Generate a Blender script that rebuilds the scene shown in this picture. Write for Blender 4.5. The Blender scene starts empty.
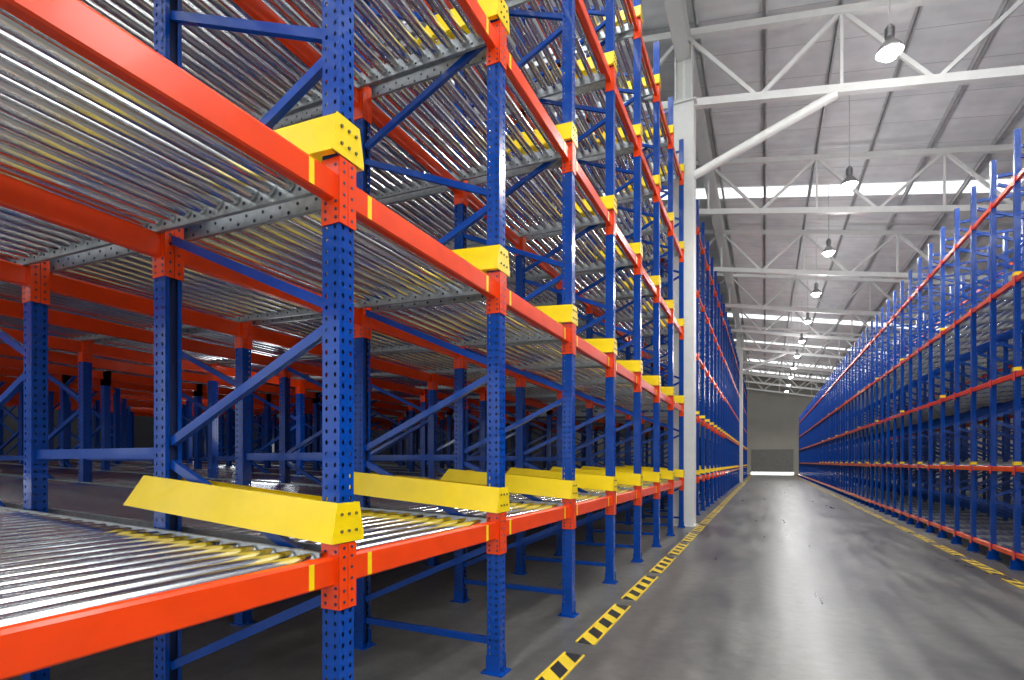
import bpy, math, random
from mathutils import Vector, Matrix
random.seed(3)
S=bpy.context.scene
COL=S.collection
try:
    S.view_settings.view_transform='Standard'
    S.view_settings.look='None'
except Exception: pass

# ---------------------------------------------------------------- materials
def newmat(name):
    m=bpy.data.materials.new(name); m.use_nodes=True
    nt=m.node_tree; return m,nt,nt.nodes,nt.links,nt.nodes['Principled BSDF']
def paint(name,c,rough=.35,metal=0.,var=.12,scale=6.,coat=0.):
    m,nt,N,L,P=newmat(name)
    tc=N.new('ShaderNodeTexCoord'); no=N.new('ShaderNodeTexNoise'); no.inputs['Scale'].default_value=scale
    no.inputs['Detail'].default_value=4
    L.new(tc.outputs['Object'],no.inputs['Vector'])
    r=N.new('ShaderNodeValToRGB'); e=r.color_ramp.elements
    e[0].position=.3; e[1].position=.7
    e[0].color=[x*(1-var) for x in c]+[1]; e[1].color=[min(1,x*(1+var)) for x in c]+[1]
    L.new(no.outputs['Fac'],r.inputs['Fac']); L.new(r.outputs['Color'],P.inputs['Base Color'])
    P.inputs['Roughness'].default_value=rough; P.inputs['Metallic'].default_value=metal
    if coat: P.inputs['Coat Weight'].default_value=coat; P.inputs['Coat Roughness'].default_value=.06
    return m
M_BLUE=paint('blue_paint',(.0,.046,.29),.24,coat=.2)
M_BLUE.node_tree.nodes['Principled BSDF'].inputs['Specular IOR Level'].default_value=.3
M_ORG=paint('orange_paint',(.80,.050,.001),.24,coat=.18,var=.06)
M_YEL=paint('yellow_paint',(.86,.60,.001),.3,coat=.15,var=.05)
M_STEEL=paint('galvanised_steel',(.72,.735,.74),.18,metal=1.,var=.04,scale=3)
M_RAIL=paint('galvanised_rail',(.36,.38,.39),.4,metal=.7,var=.2,scale=20)
M_DARK=paint('hole_shade_dot',(.012,.018,.05),.5)
M_POSTSHADE=paint('shadowed_post_inside',(.001,.012,.07),.6)
M_BOLT=paint('grey_bolt',(.12,.10,.03),.4)
M_WHITE=paint('offwhite_paint',(.76,.76,.73),.45,var=.04)
M_COLM=paint('column_paint',(.66,.66,.63),.5,var=.04)
M_PUR=paint('purlin_grey',(.56,.56,.56),.5)
M_WALL=paint('wall_panel',(.48,.46,.40),.7,var=.08,scale=.4)
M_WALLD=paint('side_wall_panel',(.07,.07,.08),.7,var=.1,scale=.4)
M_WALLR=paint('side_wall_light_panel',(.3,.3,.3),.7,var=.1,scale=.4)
M_DOOR=paint('door_panel',(.26,.25,.23),.6)
M_ALU=paint('lamp_aluminium',(.42,.42,.42),.3,metal=.8)
def emis(name,c,s):
    m,nt,N,L,P=newmat(name); P.inputs['Base Color'].default_value=(*c,1)
    P.inputs['Emission Color'].default_value=(*c,1); P.inputs['Emission Strength'].default_value=s; return m
M_SKY=emis('skylight_sheet',(.97,1,1),1.3)
M_STRIP=emis('door_daylight_gap',(1,1,.97),4)
M_FILLSKY=emis('added_skylight_sheet',(.97,1,1),10)
M_BULB=emis('lamp_glow',(1,.98,.95),35)

def mat_floor():
    m,nt,N,L,P=newmat('polished_concrete')
    tc=N.new('ShaderNodeTexCoord')
    mp=N.new('ShaderNodeMapping'); mp.inputs['Scale'].default_value=(1,.45,1)
    L.new(tc.outputs['Object'],mp.inputs['Vector'])
    n1=N.new('ShaderNodeTexNoise'); n1.inputs['Scale'].default_value=.8; n1.inputs['Detail'].default_value=9; n1.inputs['Roughness'].default_value=.6
    L.new(mp.outputs['Vector'],n1.inputs['Vector'])
    n2=N.new('ShaderNodeTexNoise'); n2.inputs['Scale'].default_value=7; n2.inputs['Detail'].default_value=10; n2.inputs['Roughness'].default_value=.72
    L.new(tc.outputs['Object'],n2.inputs['Vector'])
    mp3=N.new('ShaderNodeMapping'); mp3.inputs['Scale'].default_value=(3.5,.35,1); mp3.inputs['Rotation'].default_value=(0,0,.06)
    L.new(tc.outputs['Object'],mp3.inputs['Vector'])
    n3=N.new('ShaderNodeTexNoise'); n3.inputs['Scale'].default_value=1.4; n3.inputs['Detail'].default_value=9; L.new(mp3.outputs['Vector'],n3.inputs['Vector'])
    r=N.new('ShaderNodeValToRGB'); e=r.color_ramp.elements
    e[0].position=.32; e[0].color=(.070,.069,.066,1); e[1].position=.68; e[1].color=(.160,.153,.140,1)
    L.new(n1.outputs['Fac'],r.inputs['Fac'])
    mx=N.new('ShaderNodeMix'); mx.data_type='RGBA'; mx.blend_type='OVERLAY'; mx.inputs[0].default_value=.7
    L.new(r.outputs['Color'],mx.inputs[6]); L.new(n2.outputs['Fac'],mx.inputs[7])
    r3=N.new('ShaderNodeValToRGB'); e=r3.color_ramp.elements; e[0].position=.36; e[0].color=(.58,.58,.59,1); e[1].position=.6; e[1].color=(1,1,1,1)
    L.new(n3.outputs['Fac'],r3.inputs['Fac'])
    mx3=N.new('ShaderNodeMix'); mx3.data_type='RGBA'; mx3.blend_type='MULTIPLY'; mx3.inputs[0].default_value=.7
    L.new(mx.outputs[2],mx3.inputs[6]); L.new(r3.outputs['Color'],mx3.inputs[7])
    L.new(mx3.outputs[2],P.inputs['Base Color'])
    ad=N.new('ShaderNodeMath'); ad.operation='ADD'; L.new(n1.outputs['Fac'],ad.inputs[0]); L.new(n3.outputs['Fac'],ad.inputs[1])
    rr=N.new('ShaderNodeMapRange'); rr.inputs['From Min'].default_value=.7; rr.inputs['From Max'].default_value=1.3; rr.inputs['To Min'].default_value=.26; rr.inputs['To Max'].default_value=.42
    L.new(ad.outputs[0],rr.inputs['Value']); L.new(rr.outputs[0],P.inputs['Roughness'])
    P.inputs['Specular IOR Level'].default_value=.36
    bp=N.new('ShaderNodeBump'); bp.inputs['Strength'].default_value=.06; bp.inputs['Distance'].default_value=.02; L.new(n2.outputs['Fac'],bp.inputs['Height']); L.new(bp.outputs[0],P.inputs['Normal'])
    return m
def mat_roof():
    m,nt,N,L,P=newmat('roof_sheet')
    tc=N.new('ShaderNodeTexCoord')
    w=N.new('ShaderNodeTexWave'); w.wave_type='BANDS'; w.bands_direction='Y'; w.inputs['Scale'].default_value=.9
    L.new(tc.outputs['Object'],w.inputs['Vector'])
    n=N.new('ShaderNodeTexNoise'); n.inputs['Scale'].default_value=1.6; n.inputs['Detail'].default_value=8; L.new(tc.outputs['Object'],n.inputs['Vector'])
    r=N.new('ShaderNodeValToRGB'); e=r.color_ramp.elements; e[0].color=(.72,.73,.73,1); e[1].color=(.88,.88,.88,1); e[0].position=.3; e[1].position=.7
    L.new(n.outputs['Fac'],r.inputs['Fac'])
    s=N.new('ShaderNodeSeparateXYZ'); L.new(tc.outputs['Object'],s.inputs[0])
    pp=N.new('ShaderNodeMath'); pp.operation='PINGPONG'; pp.inputs[1].default_value=.6; L.new(s.outputs[1],pp.inputs[0])
    lt=N.new('ShaderNodeMath'); lt.operation='LESS_THAN'; lt.inputs[1].default_value=.012; L.new(pp.outputs[0],lt.inputs[0])
    mm=N.new('ShaderNodeMix'); mm.data_type='RGBA'; mm.inputs[7].default_value=(.52,.52,.53,1); L.new(lt.outputs[0],mm.inputs[0]); L.new(r.outputs['Color'],mm.inputs[6])
    L.new(mm.outputs[2],P.inputs['Base Color'])
    b=N.new('ShaderNodeBump'); b.inputs['Strength'].default_value=.3; b.inputs['Distance'].default_value=.04
    L.new(w.outputs['Fac'],b.inputs['Height']); L.new(b.outputs[0],P.inputs['Normal'])
    P.inputs['Roughness'].default_value=.45
    return m
def mat_hazard():
    m,nt,N,L,P=newmat('hazard_stripes')
    tc=N.new('ShaderNodeTexCoord'); s=N.new('ShaderNodeSeparateXYZ'); L.new(tc.outputs['Object'],s.inputs[0])
    a=N.new('ShaderNodeMath'); a.operation='MULTIPLY'; a.inputs[1].default_value=1.1; L.new(s.outputs[0],a.inputs[0])
    b=N.new('ShaderNodeMath'); b.operation='ADD'; L.new(a.outputs[0],b.inputs[0]); L.new(s.outputs[1],b.inputs[1])
    c=N.new('ShaderNodeMath'); c.operation='ADD'; c.inputs[1].default_value=10.03; L.new(b.outputs[0],c.inputs[0])
    d=N.new('ShaderNodeMath'); d.operation='MODULO'; d.inputs[1].default_value=.32; L.new(c.outputs[0],d.inputs[0])
    e=N.new('ShaderNodeMath'); e.operation='LESS_THAN'; e.inputs[1].default_value=.17; L.new(d.outputs[0],e.inputs[0])
    f=N.new('ShaderNodeMath'); f.operation='ABSOLUTE'; L.new(s.outputs[0],f.inputs[0])
    g=N.new('ShaderNodeMath'); g.operation='LESS_THAN'; g.inputs[1].default_value=.066; L.new(f.outputs[0],g.inputs[0])
    h=N.new('ShaderNodeMath'); h.operation='MULTIPLY'; L.new(e.outputs[0],h.inputs[0]); L.new(g.outputs[0],h.inputs[1])
    mx=N.new('ShaderNodeMix'); mx.data_type='RGBA'; mx.inputs[6].default_value=(.66,.46,.02,1); mx.inputs[7].default_value=(.015,.015,.015,1)
    L.new(h.outputs[0],mx.inputs[0]); L.new(mx.outputs[2],P.inputs['Base Color']); P.inputs['Roughness'].default_value=.45
    return m
M_FLOOR=mat_floor(); M_ROOF=mat_roof(); M_HAZ=mat_hazard()

# ---------------------------------------------------------------- mesh builder
class MB:
    def __init__(s): s.v=[]; s.f=[]; s.m=[]; s.sm=[]
    def add(s,vs,fs,mi=0,smooth=False):
        o=len(s.v); s.v+= [tuple(p) for p in vs]
        for f in fs: s.f.append(tuple(i+o for i in f)); s.m.append(mi); s.sm.append(smooth)
    def box(s,x0,x1,y0,y1,z0,z1,mi=0):
        s.add([(x0,y0,z0),(x1,y0,z0),(x1,y1,z0),(x0,y1,z0),(x0,y0,z1),(x1,y0,z1),(x1,y1,z1),(x0,y1,z1)],
              [(0,3,2,1),(4,5,6,7),(0,1,5,4),(1,2,6,5),(2,3,7,6),(3,0,4,7)],mi)
    def bar(s,p,q,w,h,up=(0,0,1),mi=0):
        p=Vector(p);q=Vector(q);d=(q-p).normalized();u=Vector(up)
        if abs(d.dot(u))>.98: u=Vector((0,1,0))
        a=d.cross(u).normalized(); b=a.cross(d).normalized()
        vs=[]
        for c in(p,q):
            for sa,sb in((-1,-1),(1,-1),(1,1),(-1,1)): vs.append(c+a*sa*w/2+b*sb*h/2)
        s.add(vs,[(0,1,2,3),(7,6,5,4),(0,4,5,1),(1,5,6,2),(2,6,7,3),(3,7,4,0)],mi)
    def tube(s,p,q,r,r2=None,n=12,cap=True,mi=0):
        if r2 is None:r2=r
        p=Vector(p);q=Vector(q);d=(q-p).normalized();u=Vector((0,0,1))
        if abs(d.dot(u))>.98:u=Vector((1,0,0))
        a=d.cross(u).normalized();b=d.cross(a).normalized();vs=[]
        for c,rr in((p,r),(q,r2)):
            for k in range(n):
                t=2*math.pi*k/n; vs.append(c+a*rr*math.cos(t)+b*rr*math.sin(t))
        s.add(vs,[(k,(k+1)%n,n+(k+1)%n,n+k) for k in range(n)],mi,True)
        if cap:
            s.add(vs,[tuple(range(n-1,-1,-1)),tuple(range(n,2*n))],mi)
    def prism(s,prof,y0,y1,mi=0,axis='y'):
        n=len(prof)
        if axis=='y': vs=[(a,y0,b) for a,b in prof]+[(a,y1,b) for a,b in prof]
        else: vs=[(y0,a,b) for a,b in prof]+[(y1,a,b) for a,b in prof]
        s.add(vs,[(k,(k+1)%n,n+(k+1)%n,n+k) for k in range(n)]+[tuple(range(n-1,-1,-1)),tuple(range(n,2*n))],mi)
    def perf(s,o,u,w,cols,H,pitch,r):
        o=Vector(o);u=Vector(u);cw=w/cols;rows=int(H/pitch)
        for c in range(cols):
            for k in range(rows):
                x0=c*cw;z0=k*pitch
                ring=[(0,0),(.5,0),(1,0),(1,.5),(1,1),(.5,1),(0,1),(0,.5)]
                vs=[o+u*(x0+a*cw)+Vector((0,0,z0+b*pitch)) for a,b in ring]
                for a,b in ring:
                    t=math.atan2(b-.5,a-.5)
                    vs.append(o+u*(x0+cw/2+math.cos(t)*r*.85)+Vector((0,0,z0+pitch/2+math.sin(t)*r*1.25)))
                s.add(vs,[(q,(q+1)%8,8+(q+1)%8,8+q) for q in range(8)])
        rest=H-rows*pitch
        if rest>1e-4:
            z=rows*pitch
            s.add([o+Vector((0,0,z)),o+u*w+Vector((0,0,z)),o+u*w+Vector((0,0,H)),o+Vector((0,0,H))],[(0,1,2,3)])
    def mesh(s,name,mats):
        me=bpy.data.meshes.new(name); me.from_pydata(s.v,[],s.f)
        for m in mats: me.materials.append(m)
        me.polygons.foreach_set('material_index',s.m); me.polygons.foreach_set('use_smooth',s.sm); me.update(); return me

def ob(name,data,loc=(0,0,0),parent=None,rot=None,**kw):
    o=bpy.data.objects.new(name,data); o.location=loc
    if rot: o.rotation_euler=rot
    if parent: o.parent=parent
    COL.objects.link(o)
    for k,v in kw.items(): o[k]=v
    return o

# ---------------------------------------------------------------- dimensions
PITCH=1.552; Y0=1.816; XL=-1.734; XR=3.18
FD=1.23; FP=2.64
def Y(i): return Y0+PITCH*i
LEV=[1.02,2.72,4.48,6.25,8.02]; HL=8.9
LEVR=[.20,1.40,2.72,4.05,5.45]; HR=6.15
PR=.86; YR0=2.85; NR=70
def YR(i): return YR0+PR*i
SL=.034
ILAST=38
COLBAY={7,26}

# ---------------------------------------------------------------- upright frames
def post_into(mb,x,H,flip=1,simple=False,w=.09,d=.10):
    e=d/2; a=e*flip; h=w/2
    if simple:
        mb.box(x-e,x+e,-h,h,0,H); return
    mb.perf((x+a,-h,0),(0,1,0),w,2,H,.05,.0094*min(1,w/.09))
    mb.perf((x-e,-h,0),(1,0,0),d,2,H,.05,.0088*min(1,d/.1))
    mb.perf((x-e,h,0),(1,0,0),d,2,H,.05,.0088*min(1,d/.1))
    mb.add([(x-a,-h,0),(x-a,-h+.023,0),(x-a,-h+.023,H),(x-a,-h,H)],[(0,1,2,3)])
    mb.add([(x-a,h,0),(x-a,h-.023,0),(x-a,h-.023,H),(x-a,h,H)],[(0,1,2,3)])
    q=e-.02
    mb.box(x-q,x+q,-h+.012,h-.012,.01,H-.01,1)  # dark box added so the post's inside looks shaded through its holes
def foot_into(mb,x,mi=0):
    mb.box(x-.085,x+.085,-.075,.075,0,.012,mi)
    mb.box(x-.055,x+.055,-.052,-.046,.012,.13,mi); mb.box(x-.055,x+.055,.046,.052,.012,.13,mi)
    for sx in(-.068,.068): mb.tube((x+sx,0,.012),(x+sx,0,.04),.011,n=8,mi=mi)
def brace_down(mb,z): mb.bar((-.05,0,z+.56),(-FD+.05,0,z+.06),.035,.045)
def brace_up(mb,z): mb.bar((-.05,0,z-.56+1.22),(-FD+.05,0,z-.06+1.22),.035,.045)
def brace_pairs(H):
    z=.33; out=[]
    while z+.62<H:
        out.append(('a',z))
        if z+1.2<H: out.append(('b',z))
        z+=1.22
    return out
BM=[M_BLUE,M_POSTSHADE]
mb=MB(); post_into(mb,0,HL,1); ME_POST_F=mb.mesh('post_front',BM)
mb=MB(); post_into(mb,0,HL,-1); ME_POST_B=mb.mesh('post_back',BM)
mb=MB(); foot_into(mb,0); ME_FOOT=mb.mesh('foot_plate',[M_BLUE])
mb=MB(); brace_down(mb,0); ME_BA=mb.mesh('brace_rising',[M_BLUE])
mb=MB(); brace_up(mb,0); ME_BB=mb.mesh('brace_falling',[M_BLUE])
mb=MB(); mb.bar((-.05,0,0),(-FD+.05,0,0),.035,.045); ME_BH=mb.mesh('brace_flat',[M_BLUE])
def frame_mesh(name,H,simple=False,w=.09,d=.10):
    mb=MB()
    post_into(mb,0,H,1,simple,w,d); post_into(mb,-FD,H,-1,simple,w,d); foot_into(mb,0); foot_into(mb,-FD)
    for k,z in brace_pairs(H): (brace_down if k=='a' else brace_up)(mb,z)
    mb.bar((-.05,0,.22),(-FD+.05,0,.22),.035,.045); mb.bar((-.05,0,H-.25),(-FD+.05,0,H-.25),.035,.045)
    return mb.mesh(name,BM)
ME_FR_L=frame_mesh('frame_tall',HL); ME_FR_LS=frame_mesh('frame_tall_far',HL,True)
ME_FR_R=frame_mesh('frame_low',HR,w=.06,d=.065); ME_FR_RS=frame_mesh('frame_low_far',HR,True,w=.055,d=.06)
def full_frame(x,y,label):
    e=ob('upright_frame',None,(x,y,0),label=label,category='rack frame',group='blue rack frames')
    e.empty_display_size=.2
    ob('post',ME_POST_F,(0,0,.012),e); ob('post',ME_POST_B,(-FD,0,.012),e)
    ob('foot_plate',ME_FOOT,(0,0,0),e); ob('foot_plate',ME_FOOT,(-FD,0,0),e)
    for k,z in brace_pairs(HL): ob('brace',ME_BA if k=='a' else ME_BB,(0,0,z),e)
    ob('brace',ME_BH,(0,0,.22),e)
LF='tall blue perforated steel upright frame facing the aisle'
LI='blue perforated steel upright frame deep inside the rack'
for i in range(-1,ILAST+1):
    if i<=5: full_frame(XL,Y(i),LF)
    else:
        ob('upright_frame',ME_FR_L if i<16 else ME_FR_LS,(XL,Y(i),0),label=LF,category='rack frame',group='blue rack frames')
for j in range(1,8):
    for i in range(-1,15 if j<3 else 12):
        if i<=2 and j<=1: full_frame(XL-j*FP,Y(i),LI)
        else: ob('upright_frame',ME_FR_L if j<3 else ME_FR_LS,(XL-j*FP,Y(i),0),label=LI,category='rack frame',group='blue rack frames')
for j in range(0,2):
    for i in range(0,NR if j==0 else 40):
        ob('upright_frame',ME_FR_R if (i<22 and j==0) else ME_FR_RS,(XR+j*FP,YR(i),0),rot=(0,0,math.pi),
           label='slim blue steel upright frame of the lower rack' ,category='rack frame',group='slim blue rack frames')

# ---------------------------------------------------------------- beams
BL=PITCH-.10
prof=[(-.022,-.065),(.018,-.065),(.026,-.057),(.026,.050),(.018,.062),(-.002,.065),(-.002,.048),(-.022,.048)]
mb=MB(); mb.prism(prof,-BL/2,BL/2); ME_BEAM=mb.mesh('beam_bar',[M_ORG])
def conn_into(mb,sgn,dots=True,half=PITCH/2):
    ye=sgn*(half-.046)
    a,b=sorted((ye,ye-sgn*.006))
    mb.box(-.05,.055,a,b,-.17,.12)
    c,d=sorted((ye+sgn*.0445,ye-sgn*.006))
    mb.box(.052,.058,c,d,-.17,.12)
    if dots:  # dark discs paint the shade inside the plate's holes
        yd=ye-sgn*.0075
        for z in(-.145,-.11,-.075,.085):
            for x in(-.025,.035):
                mb.tube((x,yd,z),(x,yd+sgn*.004,z),.008,n=8,mi=1)
        for z in(-.14,-.09,-.04,.01,.06,.10):
            mb.tube((.0565,ye+sgn*.022,z),(.0595,ye+sgn*.022,z),.0075,n=8,mi=1)
def two(f):
    out=[]
    for s in(-1,1):
        mb=MB(); f(mb,s); out.append(mb.mesh('beam_connector',[M_ORG,M_DARK]))
    return out
ME_CONN=two(conn_into)
def stick(s):
    mb=MB(); y=s*(BL/2-.13); mb.box(.0262,.0275,y-.014,y+.014,-.057,.05); return mb.mesh('sticker',[M_YEL])
ME_ST=[stick(-1),stick(1)]
mb=MB(); mb.prism(prof,-BL/2,BL/2); conn_into(mb,-1,False); conn_into(mb,1,False); ME_BEAM1=mb.mesh('beam_whole',[M_ORG,M_DARK])
mb=MB(); mb.prism([(a,b*.6) for a,b in prof],-PR/2+.035,PR/2-.035)
for s in(-1,1): mb.box(.036,.041,min(s*(PR/2-.04),s*PR/2),max(s*(PR/2-.04),s*PR/2),-.08,.05)
ME_BEAMR=mb.mesh('beam_slim',[M_ORG])
LB='orange-red steel rack beam between blue posts'
def beam(x,y,z,full,rot=None,lab=LB,me=None,stickers=True):
    if full:
        e=ob('rack_beam',None,(x,y,z),label=lab,category='rack beam',group='orange rack beams'); e.empty_display_size=.1
        ob('beam_bar',ME_BEAM,(0,0,0),e)
        for k in(0,1):
            ob('beam_connector',ME_CONN[k],(0,0,0),e,label='orange perforated hook plate')
            if stickers: ob('sticker',ME_ST[k],(0,0,0),e,label='small yellow load sticker')
    else: return ob('rack_beam',me or ME_BEAM1,(x,y,z),rot=rot,label=lab,category='rack beam',group='orange rack beams')
far=MB()
def far_beam(x,y,z,k=1.):
    far.box(x-.03,x+.03,y-BL/2,y+BL/2,z-.065*k,z+.065*k)
    if k==1.:
        for s in(-1,1): far.box(x-.05,x+.055,y+s*PITCH/2-.05,y+s*PITCH/2+.05,z-.16,z+.12)
for n in range(-1,ILAST):
    if n in COLBAY: continue
    yc=Y(n)+PITCH/2
    for l,z in enumerate(LEV):
        if n<=4 and l<3: beam(XL,yc,z,True)
        elif n<7: beam(XL,yc,z,False)
        elif n<=15: beam(XL,yc,z,False).scale=(.95,1,.65)
        else: far.box(XL-.03,XL+.057,yc-PITCH/2,yc+PITCH/2,z-.05,z+.05)
    for j in range(15):
        b=(j+1)//2*FP+(FD if j%2==0 else 0)
        for l,z in enumerate(LEV):
            zz=z+SL*b-.09
            if n<=2 and l<2 and j<4: beam(XL-b,yc,zz,True,lab='orange-red inner rack beam carrying roller lanes',stickers=False)
            elif n<=4 and l<3 and j<4: beam(XL-b,yc,zz,False,lab='orange-red inner rack beam carrying roller lanes')
            elif n<=12 and (j<8 or l<3): far_beam(XL-b,yc,zz,1. if j<7 else .7)
for n in range(0,NR-1):
    yc=YR(n)+PR/2
    for l,z in enumerate(LEVR):
        if n<=20: beam(XR,yc,z,False,rot=(0,0,math.pi),lab='thin orange-red beam of the lower rack',me=ME_BEAMR)
        else: far.box(XR-.045,XR+.02,yc-PR/2,yc+PR/2,z-.05,z+.05)
        if n<39:
            for b in (FD,FP): far.box(XR+b-.02,XR+b+.02,yc-PR/2,yc+PR/2,z-.07,z)
ob('rack_beam',far.mesh('rack_beam_far',[M_ORG]),kind='stuff',label='many orange-red beams running deep through the racks',category='rack beam')

# ---------------------------------------------------------------- pallet guides (yellow)
GS=.08; GH=.175; GB=.098; GT=.064
def guide_plates(mb,s,GL=1.47):
    t=.006
    x0,x1=.052,-GL; z0=0;z1=-x1*GS; cut=.13
    yb,yt=s*GB,s*GT
    P=[(x0,yb,z0),(x0,yt,z0+GH),(x1+cut,yt,z1-cut*GS+GH),(x1,yb,z1)]
    Q=[(a,b-s*t,c) for a,b,c in P]
    mb.add(P+Q,[(0,1,2,3),(7,6,5,4),(0,4,5,1),(1,5,6,2),(2,6,7,3),(3,7,4,0)])
    mb.add([(x0,yb,z0),(x1,yb,z1),(x1,yb-s*.03,z1-.004),(x0,yb-s*.03,z0-.004)],[(0,1,2,3)])
    mb.add([(x0,yt,z0+GH),(x1+cut,yt,z1-cut*GS+GH),(x1+cut,yt-s*.014,z1-cut*GS+GH),(x0,yt-s*.014,z0+GH)],[(0,1,2,3)])
def guide_cap(mb):
    prof=[(-GB,0),(GB,0),(GB,.03),(GT+.006,GH),(-GT-.006,GH),(-GB,.03)]
    mb.prism(prof,.054,.062,axis='x')
    for y in(-.045,.0,.045):
        for z in(.05,.125): mb.tube((.0615,y,z),(.069,y,z),.0075,n=8,mi=1)
GMS={}
for key,gl in((0,1.47),(1,.62)):
    GMS[key]=[]
    for s in(-1,1):
        mb=MB(); guide_plates(mb,s,gl); GMS[key].append(mb.mesh('guide_plate',[M_YEL]))
    mb=MB(); guide_plates(mb,-1,gl); guide_plates(mb,1,gl); guide_cap(mb); GMS[key].append(mb.mesh('pallet_guide',[M_YEL,M_BOLT]))
mb=MB(); guide_cap(mb); ME_CAP=mb.mesh('end_plate',[M_YEL,M_BOLT])
mb=MB(); mb.prism([(-.038,0),(.038,0),(.03,.05),(-.03,.05)],.034,.041,axis='x'); mb.box(-.04,.034,-.038,-.034,0,.05); mb.box(-.04,.034,.034,.038,0,.05); ME_GUIDER=mb.mesh('post_clip',[M_YEL])
farg=MB()
LG='yellow sloping pallet entry guide bolted to post'
for i in range(-1,ILAST+1):
    for l,z in enumerate(LEV):
        if i>7 and l>1: continue
        key=0 if l==0 else 1
        if i<=3 and l<3:
            e=ob('pallet_guide',None,(XL,Y(i),z+.125),label=LG,category='pallet guide',group='yellow pallet guides'); e.empty_display_size=.1
            for g in GMS[key][:2]: ob('guide_plate',g,(0,0,0),e)
            ob('end_plate',ME_CAP,(0,0,0),e,label='yellow end plate with dark bolts')
        elif i<=24:
            o=ob('pallet_guide',GMS[key][2],(XL,Y(i),z+.125),label=LG,category='pallet guide',group='yellow pallet guides')
            if i>7: o.scale=(1,.7,.7 if l==0 else .5)
        else: farg.box(XL-1.2,XL+.06,Y(i)-.055,Y(i)+.055,z+.125,z+.22)
ob('pallet_guide',farg.mesh('pallet_guide_far',[M_YEL]),kind='stuff',label='row of distant yellow pallet guides on posts',category='pallet guide')
for i in range(0,44):
    for l in (1,2,3):
        if (l==1 and i%2==0) or i%4==0:
            ob('post_clip',ME_GUIDER,(XR,YR(i),LEVR[l]+.055),rot=(0,0,math.pi),label='tiny yellow clip on a lower rack post',category='rack clip',group='yellow post clips')

# ---------------------------------------------------------------- roller lanes
RW=1.38; RP=.122; RR=.037; NRL=147
def rollers(n0,n1,seg,W=RW):
    mb=MB()
    for k in range(n0,n1): mb.tube((-.09-RP*k,-W/2,.036),(-.09-RP*k,W/2,.036),RR,n=seg)
    return mb
mb=MB(); mb.tube((0,-RW/2,0),(0,RW/2,0),RR,n=32); mb.tube((0,-RW/2-.012,0),(0,RW/2+.012,0),.009,n=6); ME_ROL=mb.mesh('roller',[M_STEEL])
def rail_into(mb,s,L,W=RW):
    y=s*(W/2+.006)
    mb.bar((-.035,y+s*.002,.025),(-L,y+s*.002,.025),.004,.105)
    mb.bar((-.035,y+s*.012,-.0275),(-L,y+s*.012,-.0275),.022,.004)
    mb.bar((-.035,y+s*.012,.0775),(-L,y+s*.012,.0775),.022,.004)
LN=.09+RP*NRL
def rail_mesh(s):
    mb=MB(); rail_into(mb,s,LN)
    y=s*(RW/2+.008)
    for k in range(NRL):  # dark discs painted for the shaded holes of the rail
        for xx,zz in((-.151,.0),(-.09,.036)):
            mb.tube((xx-RP*k,y-.0045,zz),(xx-RP*k,y+.0045,zz),.009,n=6,mi=1)
    return mb.mesh('side_rail',[M_RAIL,M_DARK])
ME_RAIL=[rail_mesh(-1),rail_mesh(1)]
ME_RREST=rollers(100,NRL,14).mesh('roller_rest',[M_STEEL])
def lane_mesh(name,n,seg,L,W=RW):
    mb=rollers(0,n,seg,W)
    a=MB(); rail_into(a,-1,L,W); rail_into(a,1,L,W)
    mb.add(a.v,a.f,1)
    return mb.mesh(name,[M_STEEL,M_RAIL])
ME_LANE=lane_mesh('lane_long',NRL,18,LN)
ME_LANE_F=lane_mesh('lane_short',43,10,5.4)
ME_LANE_R=lane_mesh('lane_slim',31,10,3.95,PR-.14)
rl=Vector((0,math.atan(SL),0))
LL='galvanised roller lane with steel rollers sloping towards the aisle'
def lane_full(x,y,z):
    e=ob('roller_lane',None,(x,y,z),rot=rl,label=LL,category='roller conveyor',group='galvanised roller lanes'); e.empty_display_size=.1
    for r in ME_RAIL: ob('side_rail',r,(0,0,0),e)
    for k in range(100): ob('roller',ME_ROL,(-.09-RP*k,0,.036),e)
    ob('roller',ME_RREST,(0,0,0),e,kind='stuff')
for n in range(-1,ILAST):
    if n in COLBAY: continue
    yc=Y(n)+PITCH/2
    for l,z in enumerate(LEV):
        if n<=1 and l<3: lane_full(XL,yc,z)
        elif n<=10: ob('roller_lane',ME_LANE,(XL,yc,z),rot=rl,label=LL,category='roller conveyor',group='galvanised roller lanes')
        elif n<=34: ob('roller_lane',ME_LANE_F,(XL,yc,z),rot=rl,label=LL,category='roller conveyor',group='galvanised roller lanes')
for n in range(2,32):
    for l,z in enumerate(LEVR[:4]):
        ob('roller_lane',ME_LANE_R,(XR,YR(n)+PR/2,z-.02),rot=(0,math.atan(SL),math.pi),label='pale galvanised roller lane of the lower rack',category='roller conveyor',group='galvanised roller lanes')

# row spacers
mb=MB(); mb.box(-(FP-FD)+.05,-.05,-.02,.02,-.03,.03); mb.box(-.056,-.05,-.04,.04,-.06,.06); mb.box(-(FP-FD)+.05,-(FP-FD)+.056,-.04,.04,-.06,.06)
ME_SP=mb.mesh('row_spacer',[M_BLUE])
for i in range(-1,9):
    for j in range(0,4):
        for z in(1.55,3.75,):
            ob('row_spacer',ME_SP,(XL-FD-j*FP,Y(i),z),label='blue horizontal tie between two upright frames',category='rack tie',group='blue rack ties')

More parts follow.
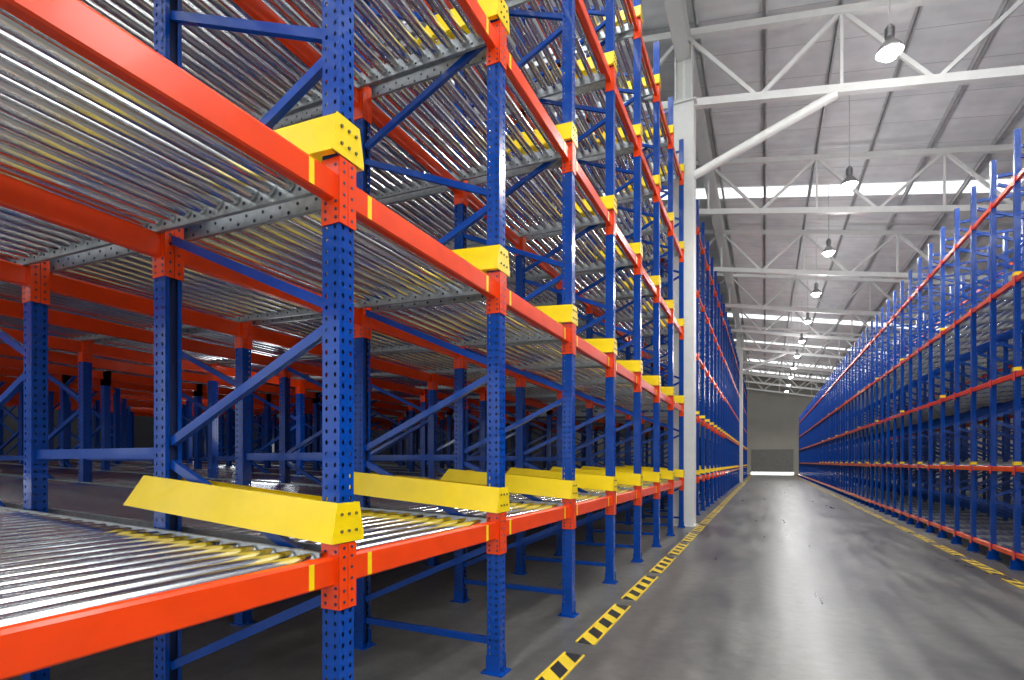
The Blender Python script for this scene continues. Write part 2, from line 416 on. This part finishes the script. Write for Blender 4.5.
# ---------------------------------------------------------------- setting
XW0,XW1,YW0,YW1=-24.,13.,-9.,70.
RS=.19
def roof(x): return 11.95-RS*(x-XL)
def struct(name,mb,mats): return ob(name,mb.mesh(name,mats),kind='structure')
mb=MB(); mb.box(XW0,XW1,YW0,YW1,-.2,0); struct('floor',mb,[M_FLOOR])
mb=MB(); mb.prism([(XW0,roof(XW0)),(XW1,roof(XW1)),(XW1,roof(XW1)+.15),(XW0,roof(XW0)+.15)],YW0,YW1); struct('ceiling',mb,[M_ROOF])
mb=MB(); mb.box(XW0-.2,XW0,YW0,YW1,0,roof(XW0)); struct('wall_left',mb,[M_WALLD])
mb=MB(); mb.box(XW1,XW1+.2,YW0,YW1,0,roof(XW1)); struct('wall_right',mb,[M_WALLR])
mb=MB(); mb.prism([(XW0,0),(XW1,0),(XW1,roof(XW1)),(XW0,roof(XW0))],YW1,YW1+.2); struct('wall_far',mb,[M_WALL])
mb=MB(); mb.box(-1.5,3.0,YW1-.08,YW1-.003,.30,3.0)
for k in range(7): mb.box(-1.5,3.0,YW1-.1,YW1-.08,.32+k*.37,.36+k*.37)
struct('door_1',mb,[M_DOOR])
mb=MB(); mb.box(-1.5,3.0,YW1-.06,YW1-.003,.01,.29); struct('daylight_strip_1',mb,[M_STRIP])  # glowing strip stands in for daylight under the door
for k,(yy,w,m) in enumerate([(-6,1.8,M_FILLSKY),(-2,1.8,M_FILLSKY),(2.2,1.8,M_FILLSKY),(6,1.4,M_FILLSKY),(22,.8,M_SKY),(31,.3,M_SKY),(41,1.0,M_SKY),(50,1.1,M_SKY),(59,1.2,M_SKY),(66,1.2,M_SKY)]):  # the strong near bands are added out of view to brighten the hall
    mb=MB(); mb.prism([(XW0+.3,roof(XW0+.3)-.03),(XW1-.3,roof(XW1-.3)-.03),(XW1-.3,roof(XW1-.3)-.005),(XW0+.3,roof(XW0+.3)-.005)],yy-w/2,yy+w/2)
    struct('window_%d'%(k+1),mb,[m])

# purlins
for k in range(25):
    x=XW0+.8+k*1.45
    mb=MB()
    mb.box(-.008,.008,YW0,YW1,-.12,0); mb.box(-.008,.05,YW0,YW1,-.12,-.11); mb.box(-.05,.008,YW0,YW1,-.01,0)
    ob('roof_purlin',mb.mesh('purlin',[M_PUR]),(x,0,roof(x)-.035),label='long grey steel purlin under the roof sheets',category='roof purlin',group='roof purlins')

# trusses
def chord(x,top): return (11.66 if top else 10.0)-RS*(x-XL)
def truss_bits():
    bits=[]
    for top in(0,1):
        bits.append(('top_chord' if top else 'bottom_chord',(XW0,chord(XW0,top)),(XW1,chord(XW1,top)),.15,.17 if not top else .15))
    st=1.6; xs=[]
    a=XL-13*st
    while a<=XW1: xs.append(a); a+=st
    for k in range(len(xs)-1):
        t=k%2
        bits.append(('web_member',(xs[k],chord(xs[k],t)),(xs[k+1],chord(xs[k+1],1-t)),.08,.08))
        if t==0: bits.append(('web_member',(xs[k+1],chord(xs[k+1],0)),(xs[k+1],chord(xs[k+1],1)),.06,.06))
    return bits
TB=truss_bits()
tms=[]
for nm,p,q,w,h in TB:
    mb=MB(); mb.bar((p[0],0,p[1]),(q[0],0,q[1]),w,h,up=(0,0,1)); tms.append((nm,mb.mesh(nm,[M_WHITE])))
mb=MB()
for nm,p,q,w,h in TB: mb.bar((p[0],0,p[1]),(q[0],0,q[1]),w,h)
ME_TR=mb.mesh('roof_truss',[M_WHITE])
TY=[1.15,7.15]+[13.15+6*k for k in range(10)]
for k,ty in enumerate(TY):
    lab='off-white lattice steel roof truss spanning the hall'
    if 2<=k<=4:
        e=ob('roof_truss',None,(0,ty,0),label=lab,category='roof truss',group='roof trusses')
        for nm,me in tms: ob(nm,me,(0,0,0),e)
    else: ob('roof_truss',ME_TR,(0,ty,0),label=lab,category='roof truss',group='roof trusses')
for ty in(13.15,43.15):
    e=ob('building_column',None,(XL,ty,0),label='square off-white building column between rack blocks',category='column',group='building columns')
    mb=MB(); mb.box(-.24,.24,-.24,.24,0,9.9); ob('shaft',mb.mesh('shaft',[M_COLM]),(0,0,0),e)
    mb=MB(); mb.box(-.3,.3,-.3,.3,9.9,9.93); mb.box(-.28,.28,-.28,.28,0,.02); ob('cap_plate',mb.mesh('cap_plate',[M_COLM]),(0,0,0),e)
    mb=MB(); mb.box(-.2,.2,-.012,.012,9.93,11.4); mb.box(-.2,-.17,-.16,.16,9.93,11.4); mb.box(.17,.2,-.16,.16,9.93,11.4); ob('column_head',mb.mesh('column_head',[M_COLM]),(0,0,0),e)
    mb=MB(); mb.tube((.2,0,8.25),(3.1,0,9.33),.1,n=16); ob('knee_brace',mb.mesh('knee_brace',[M_WHITE]),(0,0,0),e)
    mb=MB(); mb.tube((-.2,0,8.25),(-3.0,0,10.5),.1,n=16); ob('knee_brace',mb.mesh('knee_brace',[M_WHITE]),(0,0,0),e)
mb=MB(); mb.box(-.01,.01,YW0,YW1,11.08,11.55); mb.box(-.16,.16,YW0,YW1,11.05,11.08); mb.box(-.16,.16,YW0,YW1,11.55,11.58)
ob('roof_girder',mb.mesh('roof_girder',[M_COLM]),(XL,0,0),label='long off-white girder running along the column line',category='roof girder')

# high-bay lamps
def bell():
    mb=MB(); P=[(.075,0),(.09,-.06),(.16,-.14),(.235,-.24),(.27,-.34),(.262,-.34),(.225,-.24),(.15,-.14),(.07,-.06)]
    n=28; vs=[(r*math.cos(2*math.pi*k/n),r*math.sin(2*math.pi*k/n),z) for r,z in P for k in range(n)]
    fs=[(a*n+k,(a+1)*n+k,(a+1)*n+(k+1)%n,a*n+(k+1)%n) for a in range(len(P)-1) for k in range(n)]
    mb.add(vs,fs,0,True); return mb.mesh('reflector',[M_ALU])
ME_BELL=bell()
mb=MB(); mb.tube((0,0,0),(0,0,.22),.085,n=18); mb.tube((0,0,.22),(0,0,.27),.05,n=12)
for k in range(5): mb.tube((0,0,.02+k*.04),(0,0,.032+k*.04),.1,n=18)
ME_HOUS=mb.mesh('lamp_housing',[M_ALU])
mb=MB(); mb.tube((0,0,-.06),(0,0,-.32),.07,.23,n=20); mb.tube((0,0,-.32),(0,0,-.46),.23,.13,n=20); ME_BULB=mb.mesh('bulb',[M_BULB])
LX=2.0; LZ=9.05; sc=.8; rodL=(roof(LX)-.03-(LZ+.27*sc))/sc
mb=MB(); mb.tube((0,0,.27),(0,0,.27+rodL),.012,n=8); ME_ROD=mb.mesh('hanging_rod',[M_PUR])
for k in range(11):
    y=11.4+5*k
    e=ob('high_bay_lamp',None,(LX,y,LZ),label='bell-shaped aluminium warehouse lamp hanging on a rod',category='ceiling lamp',group='high bay lamps')
    e.scale=(sc,sc,sc)
    ob('reflector',ME_BELL,(0,0,0),e); ob('lamp_housing',ME_HOUS,(0,0,0),e); ob('bulb',ME_BULB,(0,0,0),e,label='glowing white bulb'); ob('hanging_rod',ME_ROD,(0,0,0),e)
    ld=bpy.data.lights.new('lamp_light','SPOT'); ld.energy=700; ld.spot_size=math.radians(155); ld.spot_blend=.6; ld.shadow_soft_size=.3; ld.color=(1,.985,.96)
    ob('lamp_light',ld,(0,0,-.75),e)
    ld=bpy.data.lights.new('roof_fill_light','POINT'); ld.energy=105; ld.shadow_soft_size=.3; ld.color=(.99,.99,1)  # extra point light added below the bulb to brighten the roof
    ob('roof_fill_light',ld,(0,0,-.85),e)
# added point lights without fixtures, brightening the dark rack interior
for x,y in((-6.4,5.6),(-11.7,8.8),(-17.,11.)):
    ld=bpy.data.lights.new('rack_fill_light','POINT'); ld.energy=20; ld.shadow_soft_size=.3; ld.color=(.92,.96,1)
    ob('rack_fill_light',ld,(x,y,2.0))

# hazard strips on the floor
mb=MB(); mb.box(-.085,.085,-.64,.64,0,.006); mb.box(-.085,-.07,-.64,.64,.006,.01); mb.box(.07,.085,-.64,.64,.006,.01); ME_HZ=mb.mesh('floor_marking',[M_HAZ])
for i in range(0,42):
    ob('floor_marking',ME_HZ,(-1.34,Y(i)-.07,0),label='black and yellow hazard strip on the concrete floor',category='floor marking',group='hazard strips')
    if i>=1: ob('floor_marking',ME_HZ,(2.8,Y(i)+.2,0),label='narrow black and yellow hazard strip on the concrete floor',category='floor marking',group='hazard strips').scale=(.8,.95,1)

# ---------------------------------------------------------------- light / camera
w=bpy.data.worlds.new('World'); S.world=w; w.use_nodes=True
w.node_tree.nodes['Background'].inputs[0].default_value=(.95,.98,1,1); w.node_tree.nodes['Background'].inputs[1].default_value=1.65

cd=bpy.data.cameras.new('Camera'); cam=ob('Camera',cd,(0,0,1.5))
F=530.
cd.sensor_width=36; cd.lens=F/1024*36
th=math.atan(253/F)
cam.rotation_euler=(math.pi/2,0,th)
cd.shift_y=122/1024; cd.clip_start=.05; cd.clip_end=300
S.camera=cam
